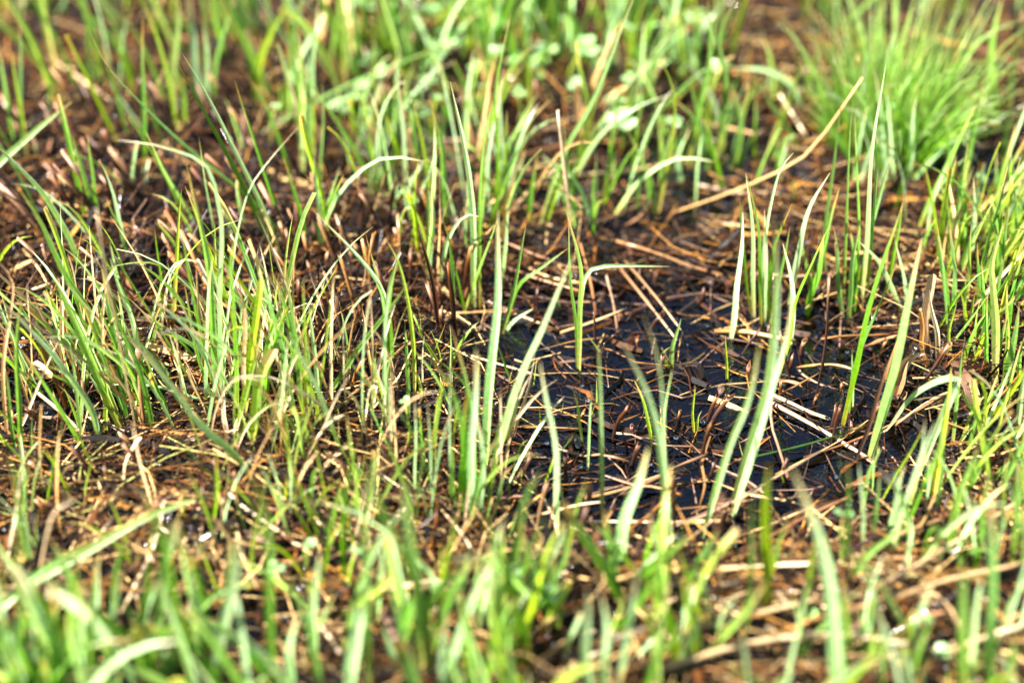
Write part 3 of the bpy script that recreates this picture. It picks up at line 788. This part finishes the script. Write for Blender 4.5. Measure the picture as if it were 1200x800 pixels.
def blade(parent, mat, pts, width, cut=False, name='blade', n=11, tw=.5):
    face = ((CAM - pts[len(pts) // 2]).normalized() + sdir * (.9 if mat in 'pw' else .55)).normalized()   # leaves turn to the light
    a0 = rnd.uniform(-tw, tw); a1 = a0 + rnd.uniform(-tw, tw) * 1.2
    me = ribbon(name, pts, width, face, a0, a1, cut, n, fold=rnd.uniform(.12, .5), ragged=rnd.random() < .5)
    return link(name, me, M[mat], parent)
def plant_from(name, label, rows, group=None, cat='grass'):
    roots = [ground(*r[3][0]) for r in rows]
    c = sum(roots, Vector()) / len(roots)
    root = tag(empty(name, c), label, cat, group)
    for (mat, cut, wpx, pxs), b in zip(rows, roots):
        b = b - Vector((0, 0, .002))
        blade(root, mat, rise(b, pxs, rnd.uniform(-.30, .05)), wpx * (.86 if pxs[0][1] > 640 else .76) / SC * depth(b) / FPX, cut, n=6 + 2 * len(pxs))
    return root
cur = None; plants = []
for ln in PLANTS.strip().splitlines():
    if ln.startswith('T '):
        nm, lb = ln[2:].split('|'); cur = (nm.strip(), lb.strip(), []); plants.append(cur)
    else:
        q = ln.split(); cur[2].append((q[1].strip('!'), '!' in q[1], float(q[2]), topx(q[0], [float(v) for v in q[3:]])))
for nm, lb, rows in plants: plant_from(nm, lb, rows)

for ln in STRAWS.strip().splitlines():
    a, lb, pts = [s.strip() for s in ln.split('|')]; crop, mat, r, l0, l1 = a.split()
    px = topx(crop, [float(v) for v in pts.split()]); k = len(px) - 1
    if float(l1) >= 20:
        b = ground(*px[0]); P = rise(b, px, rnd.uniform(-.1, .1))
    else:
        P = [ground(*q, lift=(.004 if crop == 'C3' else .0015) + (float(l0) + (float(l1) - float(l0)) * i / k) * .001) for i, q in enumerate(px)]
    r = float(r) * .5 / SC * depth(P[0]) / FPX * (1.35 if crop == 'C3' else 1.15)
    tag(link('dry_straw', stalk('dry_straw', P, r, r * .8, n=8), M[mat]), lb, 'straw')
for ln in STUBS.strip().splitlines():
    a, lb = [s.strip() for s in ln.split('|')]; q = a.split()
    px = topx(q[0], [float(v) for v in q[3:]]); b = ground(*px[0]) - Vector((0, 0, .002)); P = rise(b, px, rnd.uniform(-.2, .3))
    r = float(q[2]) * .46 / SC * depth(b) / FPX
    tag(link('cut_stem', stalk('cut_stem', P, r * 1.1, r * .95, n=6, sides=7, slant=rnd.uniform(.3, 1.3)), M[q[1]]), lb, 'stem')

ONES = 'zeroth first second third fourth fifth sixth seventh eighth ninth tenth eleventh twelfth thirteenth fourteenth fifteenth sixteenth seventeenth eighteenth nineteenth'.split()
TENS = {2: 'twent', 3: 'thirt', 4: 'fort', 5: 'fift', 6: 'sixt', 7: 'sevent', 8: 'eight', 9: 'ninet'}
def nth(i):
    if i < 20: return ONES[i]
    return TENS[i // 10] + ('ieth' if i % 10 == 0 else 'y-' + ONES[i % 10])
def spots(n, x0, x1, y0, y1):
    """n root pixels, left to right."""
    return sorted((rnd.uniform(x0, x1), rnd.uniform(y0, y1)) for _ in range(n))
# clover: stalk and heart-shaped leaflets
def leaflet(size, cup):
    V = [Vector((0, 0, 0))]; UV = [(.5, 0)]; ring = []
    for a in range(-4, 5):
        t = a / 4; ang = t * 1.05; rr = size * (1 - .16 * math.exp(-(t / .22) ** 2)) * (1 - .30 * abs(t) ** 3)
        V.append(Vector((math.sin(ang) * rr * .82, math.cos(ang) * rr, cup * abs(math.sin(ang)) * size))); UV.append((.5 + t * .5, .9))
    V.append(Vector((0, size * .5, -.06 * size))); UV.append((.5, .5))
    F = [(10, i, i + 1) for i in range(1, 9)] + [(10, 9, 0), (10, 0, 1)]
    me = bpy.data.meshes.new('leaflet'); me.from_pydata(V, [], [f[::-1] for f in F])
    u = me.uv_layers.new(); u.data.foreach_set('uv', [c for f in F for v in f[::-1] for c in UV[v]])
    me.polygons.foreach_set('use_smooth', [True] * len(F)); return me
LEAFLETS = [leaflet(1.0, c) for c in (.12, .25, -.1)]
for m_ in LEAFLETS: m_.materials.append(M['c'])
def clover(label, rootp, top, size, group=None):
    e = tag(empty('clover', rootp), label, 'clover', group)
    mid = (rootp + top) / 2 + Vector((rnd.uniform(-.003, .003), rnd.uniform(-.003, .003), .002))
    link('stalk', stalk('stalk', [rootp - Vector((0, 0, .002)), mid, top], .0005, .0004, n=5, sides=4), M['y'], e)
    yaw = rnd.uniform(0, 6.28); tilt = Matrix.Rotation(rnd.uniform(-.35, .35), 4, 'X') @ Matrix.Rotation(rnd.uniform(-.35, .35), 4, 'Y')
    for k in range(3):
        o = link('leaflet', rnd.choice(LEAFLETS), None, e)
        s = size * rnd.uniform(.85, 1.1)
        o.matrix_local = Matrix.Translation(top - rootp) @ tilt @ Matrix.Rotation(yaw + k * 2.094 + rnd.uniform(-.12, .12), 4, 'Z') @ Matrix.Rotation(rnd.uniform(-.1, .3), 4, 'X') @ Matrix.Diagonal((s, s, s, 1))
    return e
for ln in CLOVERS.strip().splitlines():
    a, lb = [s.strip() for s in ln.split('|')]; q = a.split(); (r0, t0) = topx(q[0], [float(v) for v in q[1:5]])
    b = ground(*r0); P = rise(b, [r0, t0], .0)
    clover(lb, b, P[-1], float(q[5]) * (.62 if q[0][0] == 'A' else .85) / SC * depth(P[-1]) / FPX)

lb = 'soft bright leaf in the lush growth at the top middle'
for i, s_ in enumerate(sorted((rnd.uniform(400, 860), rnd.uniform(0, 165)) for _ in range(60))):
    p = ground(*s_); top = p + Vector((rnd.gauss(0, .006), rnd.gauss(0, .006), rnd.uniform(.006, .03)))
    clover(nth(i + 1) + ' from left: ' + lb, p, top, rnd.uniform(.003, .0075), lb)
# ---------------------------------------------------------------- dense fine tussock
def free_blade(parent, mat, base, dirv, h, bend, width, cut=False, n=8, name='blade', tw=.9):
    tip = base + Vector((dirv.x, dirv.y, 0)) * h + Vector((0, 0, h * .95))
    b2 = Vector((bend.x, bend.y, 0)) * h
    pts = [base - Vector((0, 0, .002)), base.lerp(tip, .45) - b2 * .12 , base.lerp(tip, .78) + b2 * .15, tip + b2 * .55 - Vector((0, 0, b2.length * .45))]
    return blade(parent, mat, pts, width, cut, name, n, tw)
tc = ground(1040, 168)
tus = tag(empty('fine_grass_tussock', tc), 'dense bright tussock of hair-fine grass at the upper right', 'grass')
for i in range(290):
    a = rnd.uniform(0, 6.283); rr = math.sqrt(rnd.random()); b = tc + Vector((math.cos(a) * rr * .023, math.sin(a) * rr * .018, 0)); b.z = height(b.x, b.y)
    d = Vector((math.cos(a) * rr * .42 + rnd.gauss(0, .14) + .03, math.sin(a) * rr * .55 + rnd.gauss(0, .16), 0))
    h = (.026 + .046 * rnd.random() ** 1.2) * (1.12 - .3 * rr)
    free_blade(tus, rnd.choice('ffffffffgy'), b, d + Vector((rnd.gauss(0, .1), rnd.gauss(0, .1), 0)), h, d * rnd.uniform(-.3, .8), rnd.uniform(.0006, .0012), n=7)

V_, F_, U_ = [], [], []                    # the hair-fine rest of the tussock
for i in range(260):
    a = rnd.uniform(0, 6.283); rr = math.sqrt(rnd.random()); p0 = tc + Vector((math.cos(a) * rr * .025, math.sin(a) * rr * .019, 0)); p0.z = height(p0.x, p0.y) - .001
    dv = Vector((math.cos(a) * rr * .42 + rnd.gauss(.03, .16), math.sin(a) * rr * .4 + rnd.gauss(0, .16), .95)) * rnd.uniform(.02, .062)
    S_ = Vector((rnd.gauss(0, 1), rnd.gauss(0, .6), 0)).normalized() * rnd.uniform(.0002, .00048); q0 = len(V_); cv = rnd.uniform(-.2, .7)
    for t in (0, .3, .6, .85, 1):
        p = p0 + dv * t + Vector((dv.x, dv.y, -abs(dv.x) * .5)) * cv * t * t; s_ = S_ * (1 - t ** 2.4 + .03); V_ += [p - s_, p + s_]; U_ += [(0, t), (1, t)]
    F_ += [(q0 + 2 * j, q0 + 2 * j + 1, q0 + 2 * j + 3, q0 + 2 * j + 2) for j in range(4)]
me_ = bpy.data.meshes.new('fine_blades'); me_.from_pydata(V_, [], F_); u_ = me_.uv_layers.new(); u_.data.foreach_set('uv', [c for f in F_ for v in f for c in U_[v]])
tag(link('fine_blades', me_, M['f'], tus), kind='stuff')

# ---------------------------------------------------------------- looser grass, zone by zone (pixel box of the roots)
ZONES = [
 ('grass_shoot', 'soft green shoot in brown thatch along the upper left top edge', (-50, 420, -30, 130), 24, (3, 6), (.035, .085), (.0014, .0032), 'ggpyps', -.12),
 ('grass_shoot', 'vivid soft shoot in the lush growth at the top middle edge', (400, 880, -70, 110), 46, (6, 10), (.025, .075), (.0014, .0034), 'gpygpdf', .05),
 ('grass_shoot', 'bright soft shoot at the top right corner behind the fine tussock', (860, 1260, -70, 60), 22, (5, 8), (.04, .09), (.0010, .0028), 'ggpgff', .1),
 ('grass_shoot', 'small shoot between hooked pair and bent yellow stem', (340, 720, 150, 330), 28, (3, 6), (.02, .06), (.0009, .0022), 'gpypsp', 0),
 ('grass_shoot', 'small shoot in the shining mud left of the fine tussock', (720, 920, 110, 250), 16, (2, 4), (.015, .05), (.0009, .0022), 'ggypf', .1),
 ('grass_shoot', 'short shoot in the dark stubble at the left', (-30, 330, 180, 400), 20, (1, 3), (.02, .06), (.0008, .0020), 'gggypp', -.22),
 ('grass_shoot', 'slender shoot around the mown clumps at left', (0, 440, 390, 520), 26, (4, 8), (.02, .068), (.0007, .0020), 'gpgypsw', -.1),
 ('grass_shoot', 'short yellow-green shoot at the right edge beside the husk', (1090, 1250, 280, 430), 16, (5, 9), (.02, .055), (.0009, .0024), 'yygygs', .1),
 ('grass_shoot', 'shoot behind the right edge clump below the fine tussock', (1000, 1240, 170, 300), 12, (3, 6), (.03, .06), (.0009, .0024), 'gpgp', .0),
 ('grass_shoot', 'thin shoot in the matted litter at the lower left', (0, 470, 520, 690), 24, (3, 6), (.012, .04), (.0006, .0014), 'ypgyws', -.05),
 ('grass_shoot', 'blurred blade at the bottom left edge', (-60, 330, 770, 900), 12, (5, 8), (.03, .055), (.0018, .0036), 'ggpgpd', 0),
 ('grass_shoot', 'blurred blade at the bottom middle edge', (330, 800, 690, 880), 18, (3, 5), (.02, .05), (.0016, .0032), 'ggppyp', 0),
 ('grass_shoot', 'blurred blade among straws at the bottom right', (800, 1260, 720, 880), 14, (2, 5), (.02, .05), (.0010, .0026), 'gpypyp', .05),
 ('grass_shoot', 'thin shoot near the right edge above the lower straws', (1020, 1240, 480, 690), 16, (3, 6), (.02, .052), (.0008, .0022), 'gpyyp', .1),
 ('grass_shoot', 'tiny shoot at the rim of the pool', (560, 1040, 340, 640), 14, (1, 3), (.008, .024), (.0005, .0011), 'yyg', 0),
 ('dry_grass_tuft', 'pale dry straw tuft among the left centre blades', (240, 460, 430, 550), 12, (4, 8), (.02, .055), (.0005, .0013), 'wswsyp', -.05),
 ('grass_shoot', 'thin shoot beside the centre clump', (440, 640, 430, 640), 12, (2, 5), (.012, .045), (.0007, .0016), 'ggpyw', 0),
]
for nm, lb, (x0, x1, y0, y1), n, nb, hh, wd, mats, lean in ZONES:
    for i, s_ in enumerate(spots(n, x0, x1, y0, y1)):
        b = ground(*s_); e = tag(empty(nm, b), nth(i + 1) + ' from left: ' + lb, 'grass', lb)
        for k in range(rnd.randint(*nb)):
            bb = b + Vector((rnd.gauss(0, .0045), rnd.gauss(0, .0045), 0)); bb.z = height(bb.x, bb.y)
            d = Vector((rnd.gauss(lean, .26), rnd.gauss(0, .22), 0)); mt = rnd.choice(mats)
            free_blade(e, mt, bb, d, rnd.uniform(*hh), d * rnd.uniform(-.2, .8), rnd.uniform(*wd), cut=rnd.random() < .15, n=8)
# cut brown stubble: every stub its own thing
STUBZ = [
 ('short brown cut stem leaning in the dark stubble at the upper left', (-30, 340, 150, 400), 99, (.012, .034), (.0006, .0014), (-.55, .35), 'bbkbr'),
 ('upright brown cut stem in the stubble left of the centre', (330, 560, 260, 420), 62, (.012, .030), (.0006, .0014), (-.15, .3), 'bbkrb'),
 ('small dark cut stem standing in or beside the pool', (600, 1080, 330, 640), 56, (.005, .014), (.0006, .0013), (.1, .4), 'kkkb'),
 ('short brown cut stem under the lower left blades', (0, 420, 430, 640), 36, (.008, .020), (.0006, .0012), (-.2, .5), 'bbkrr'),
 ('blurred brown cut stem near the top edge', (-20, 1220, 0, 150), 26, (.010, .024), (.0007, .0013), (0, .4), 'bbrs'),
]
for lb, (x0, x1, y0, y1), n, hh, rr, (ln_, sp), mats in STUBZ:
    for i, s_ in enumerate(spots(n, x0, x1, y0, y1)):
        b = ground(*s_) - Vector((0, 0, .002)); h = rnd.uniform(*hh)
        d = Vector((rnd.gauss(ln_, sp * .5), rnd.gauss(0, sp * .5), 1)) * h
        r = rnd.uniform(*rr) * .72
        me = stalk('cut_stem', [b, b + d * .5 + Vector((rnd.gauss(0, .001), 0, 0)), b + d], r, r * .9, n=3, sides=5, slant=rnd.uniform(.2, 1.4))
        tag(link('cut_stem', me, M[rnd.choice(mats)]), nth(i + 1) + ' from left: ' + lb, 'stem', lb)
# loose straws one can still follow with the eye
LOOSE = [
 ('loose tan straw in the orange litter at the lower left', (0, 430, 480, 720), 46, 'srrws'),
 ('loose pale straw among the bottom right stems', (780, 1220, 640, 800), 70, 'swsrw'),
 ('loose straw on the stubble at the upper left', (-20, 420, 20, 400), 46, 'rsrbs'),
 ('loose wet straw in or beside the pool', (546, 1100, 300, 620), 60, 'rtbrs'),
 ('loose straw on the mud in the upper middle', (400, 900, 120, 310), 40, 'rtsrt'),
 ('loose straw under the bottom middle blades', (380, 800, 600, 800), 34, 'swrs'),
]
for lb, (x0, x1, y0, y1), n, mats in LOOSE:
    for i, s_ in enumerate(spots(n, x0, x1, y0, y1)):
        b = ground(*s_); L = rnd.uniform(.012, .045); a = rnd.gauss(.15, .7) + (math.pi if rnd.random() < .5 else 0)
        P = []
        for t in (-.5, -.1, .2, .5):
            p = b + Vector((math.cos(a), math.sin(a) , 0)) * L * t + Vector((rnd.gauss(0, .0008), rnd.gauss(0, .0008), 0)); p.z = max(height(p.x, p.y), -.0005) + .0015; P.append(p)
        z0 = max(p.z for p in P); tl = rnd.uniform(-.12, .3); P = [Vector((p.x, p.y, (p.z + z0) / 2 + .001 + (i_ / 3) * L * tl * .6)) for i_, p in enumerate(P)]
        r = rnd.uniform(.0003, .0008); mt = rnd.choice(mats)
        if rnd.random() < .5: me = stalk('dry_straw', P, r, r * .85, n=5, sides=5, slant=.8)
        else: me = ribbon('dry_straw', P, r * 1.9, Vector((rnd.gauss(0, .5), rnd.gauss(0, .5), 1)).normalized(), 0, rnd.uniform(-1, 1), rnd.random() < .6, 7, .15)
        tag(link('dry_straw', me, M[mt]), nth(i + 1) + ' from left: ' + lb, 'straw', lb)

# ---------------------------------------------------------------- husk, fallen leaf, foam
hb = ground(*topx('B3', [865, 470])[0])
hk = tag(empty('papery_husk', hb), 'split papery husk standing above the foam bubbles at the right', 'husk')
def traced(crop, nums, lean=0.0, base=None):
    px = topx(crop, nums); b = base or ground(*px[0]); return rise(b, px, lean)
def husk_piece(nm, mat, nums, wpx, cut, tw):
    P = traced('B3', nums, .05); me = ribbon(nm, P, wpx / SC * depth(P[0]) / FPX, (CAM - P[1]).normalized(), tw, tw * .4, cut, 9, .42, True); return link(nm, me, M[mat], hk)
husk_piece('sheath', 't', [860, 480, 850, 380, 845, 280, 870, 170], 34, True, .6)
husk_piece('sheath', 'w', [885, 480, 880, 380, 868, 300, 858, 220], 20, False, -.5)
husk_piece('sheath', 'r', [850, 490, 832, 400, 828, 300], 18, True, .7)
husk_piece('sheath', 'r', [880, 490, 900, 440, 930, 405], 20, True, .2)
fl = traced('B3', [735, 600, 760, 520, 790, 450, 835, 440], .1)
tag(link('dry_leaf', ribbon('dry_leaf', fl, .0045, (CAM - fl[1]).normalized(), .5, -.6, False, 9, .45), M['t']), 'curled pinkish dry leaf left of the foam bubbles', 'leaf')
fl = traced('B3', [945, 470, 985, 540, 1010, 600, 1090, 700], .1, ground(*topx('B3', [1000, 640])[0]) + Vector((0, 0, .008)))
fl = [CAM + ray(*q) * ((ground(*topx('B3', [1010, 660])[0]) + Vector((0, 0, .004)) - CAM).dot(F_AX) / ray(*q).dot(F_AX)) for q in topx('B3', [945, 470, 985, 540, 1010, 600, 1090, 700])]
tag(link('dry_leaf', ribbon('dry_leaf', fl, .0048, (CAM - fl[1]).normalized(), -.5, .9, True, 9, .45, True), M['t']), 'tattered tan dry leaf hanging right of the foam bubbles', 'leaf')

def ico(sub=1):
    import bmesh
    bm = bmesh.new(); bmesh.ops.create_icosphere(bm, subdivisions=sub, radius=1); bm.verts.ensure_lookup_table()
    v = np.array([q.co[:] for q in bm.verts]); f = np.array([[q.index for q in p.verts] for p in bm.faces]); bm.free(); return v, f
def spheres(name, items, mat, sub=2):
    v, f = ico(sub); V = []; F = []
    for i, (p, r, sq) in enumerate(items):
        V.append(v * np.array([r, r, r * sq]) + np.array(p[:])); F.append(f + i * len(v))
    V = np.concatenate(V); F = np.concatenate(F)
    me = bpy.data.meshes.new(name); me.from_pydata(V.tolist(), [], F.tolist()); me.polygons.foreach_set('use_smooth', [True] * len(F)); return link(name, me, mat)
it = []
for i in range(120):
    px = topx('B3', [rnd.gauss(880, 28), rnd.gauss(560, 34)])[0]; p = ground(*px)
    r = rnd.uniform(.0004, .0011); it.append((p + Vector((0, 0, r * .4 + rnd.uniform(0, .002))), r, .85))
tag(spheres('foam_patch', it, M['drop']), 'cluster of tiny white foam bubbles on brown water at the right', 'foam')

# ---------------------------------------------------------------- matted litter and drops nobody could count
def litter(name, label, n, seed, palette):
    g = np.random.default_rng(seed); V = []; F = []; C = []; k = 0
    for i in range(n):
        x = g.uniform(-.34, .34); y = g.uniform(-.24, .42); h = height(x, y)
        wet = h < .0008; px = pix(Vector((x, y, 0)))
        if wet and g.random() < .08: continue
        fine = g.random() < .68
        L = g.uniform(.012, .055) if fine else g.uniform(.004, .03)
        if wet: L *= .75
        a = g.normal(.1, 1.0); tilt = g.normal(0, .12) if not wet else g.normal(0, .06)
        stub = -40 < px[0] < 580 and 120 < px[1] < 430
        if g.random() < (.5 if stub else .2) and not wet: tilt = g.uniform(.3, 1.25); L *= .6
        d = np.array([math.cos(a) * math.cos(tilt), math.sin(a) * math.cos(tilt), math.sin(tilt)]); s = np.array([-math.sin(a), math.cos(a), 0.]); u = np.cross(d, s)
        z = max(h, -.003) + g.uniform(.0, .0055) * (.55 if wet else 1) + abs(math.sin(tilt)) * L * .4
        c = np.array([x, y, z]); wd = g.uniform(.00009, .00028) if fine else .0003 + .0011 * g.random() ** 2.2; th = wd * g.choice([.9, .2])
        bend = g.normal(0, .13 if fine and not wet else .045) * L; b2 = g.normal(0, .03) * L
        for t in (-.5, -.17, .17, .5):
            q = c + d * L * t + s * (bend * (1 - 4 * t * t) + b2 * math.sin(t * 9)) + u * (abs(bend) * (.25 - t * t)); kk = 1 if t < .4 else .6
            V += [q - s * wd * kk, q + s * wd * kk, q + u * th * kk * 1.6]
        for r in (0, 3, 6):
            for e in range(3):
                e2 = (e + 1) % 3; F.append((k + r + e, k + r + e2, k + r + 3 + e2, k + r + 3 + e))
        F += [(k, k + 1, k + 2), (k + 9, k + 11, k + 10)]
        col_ = PAL[g.choice(len(PAL), p=palette(px, wet, fine and tilt < .3))]; j = g.uniform(.12, 1.2)
        C += [(col_[0] * j, col_[1] * j, col_[2] * j, 1)] * 12
        k += 12
    me = bpy.data.meshes.new(name); me.from_pydata([v.tolist() for v in V], [], F)
    at = me.color_attributes.new('tint', 'FLOAT_COLOR', 'POINT'); at.data.foreach_set('color', np.array(C, dtype=np.float32).ravel())
    o = link(name, me, M['litter']); return tag(o, label, 'litter', kind='stuff')
PAL = [(.004, .0016, .0008), (.022, .006, .0014), (.085, .030, .006), (.25, .115, .024), (.46, .31, .13), (.14, .085, .06), (.30, .30, .09)]
def pal(px, wet, fine):
    if wet: return [.32, .24, .12, .05, .05, .22, 0] if fine else [.52, .24, .08, .02, .02, .12, 0]
    if not fine: return [.46, .28, .16, .06, .03, .01, 0]
    if px[1] > 640: return [.22, .15, .14, .19, .26, .02, .02]
    if px[0] < 450 and px[1] > 450: return [.16, .15, .22, .22, .13, .0, .12]
    if px[0] < 450: return [.24, .22, .26, .18, .08, .02, 0]
    return [.22, .20, .20, .16, .12, .08, .02]
litter('straw_litter', 'matted wet brown straw litter covering the bog', 50000, 3, pal)
g_ = np.random.default_rng(5); it = []
while len(it) < 520:
    x = g_.uniform(-.3, .3); y = g_.uniform(-.2, .4); h = height(x, y)
    if h > .004 and g_.random() < .75: continue
    r = g_.uniform(.0004, .0013) * (1.5 if g_.random() < .1 else 1); it.append((Vector((x, y, max(h, 0) + g_.uniform(0, .002))), r, .65))
tag(spheres('water_drops', it, M['drop'], 2), 'sparkling water drops on mud and litter', 'drops', kind='stuff')

# ---------------------------------------------------------------- grass that goes on outside the picture
def far_grass():
    g = random.Random(21); V = []; F = []; UV = []
    for i in range(5200):
        while True:
            x = g.uniform(-.75, .75); y = g.uniform(-.36, .95); px = pix(Vector((x, y, 0)))
            if (Vector((x, y, 0)) - CAM).dot(F_AX) < .05: continue
            if px[0] < -90 or px[0] > 1290 or px[1] < -80: 
                if y < -.30 + 0 and abs(x) < .3: continue
                break
        h = g.uniform(.02, .07); b = Vector((x, y, height(x, y) - .002)); d = Vector((g.gauss(0, .3), g.gauss(0, .3), .95)) * h
        S = Vector((g.gauss(0, 1), g.gauss(0, 1), 0)).normalized() * g.uniform(.0006, .002); k = len(V)
        for t in (0, .4, .75, 1):
            p = b + d * t + Vector((d.x, d.y, 0)) * .5 * t * t; q = S * (1 - t ** 2.2 + .02); V += [p - q, p + q]; UV += [(0, t), (1, t)]
        F += [(k + 2 * j, k + 2 * j + 1, k + 2 * j + 3, k + 2 * j + 2) for j in range(3)]
    me = bpy.data.meshes.new('meadow_grass'); me.from_pydata(V, [], F); u = me.uv_layers.new(); u.data.foreach_set('uv', [c for f in F for v in f for c in UV[v]])
    tag(link('meadow_grass', me, M['g']), 'green meadow grass continuing around the wet patch', 'grass', kind='stuff')
far_grass()
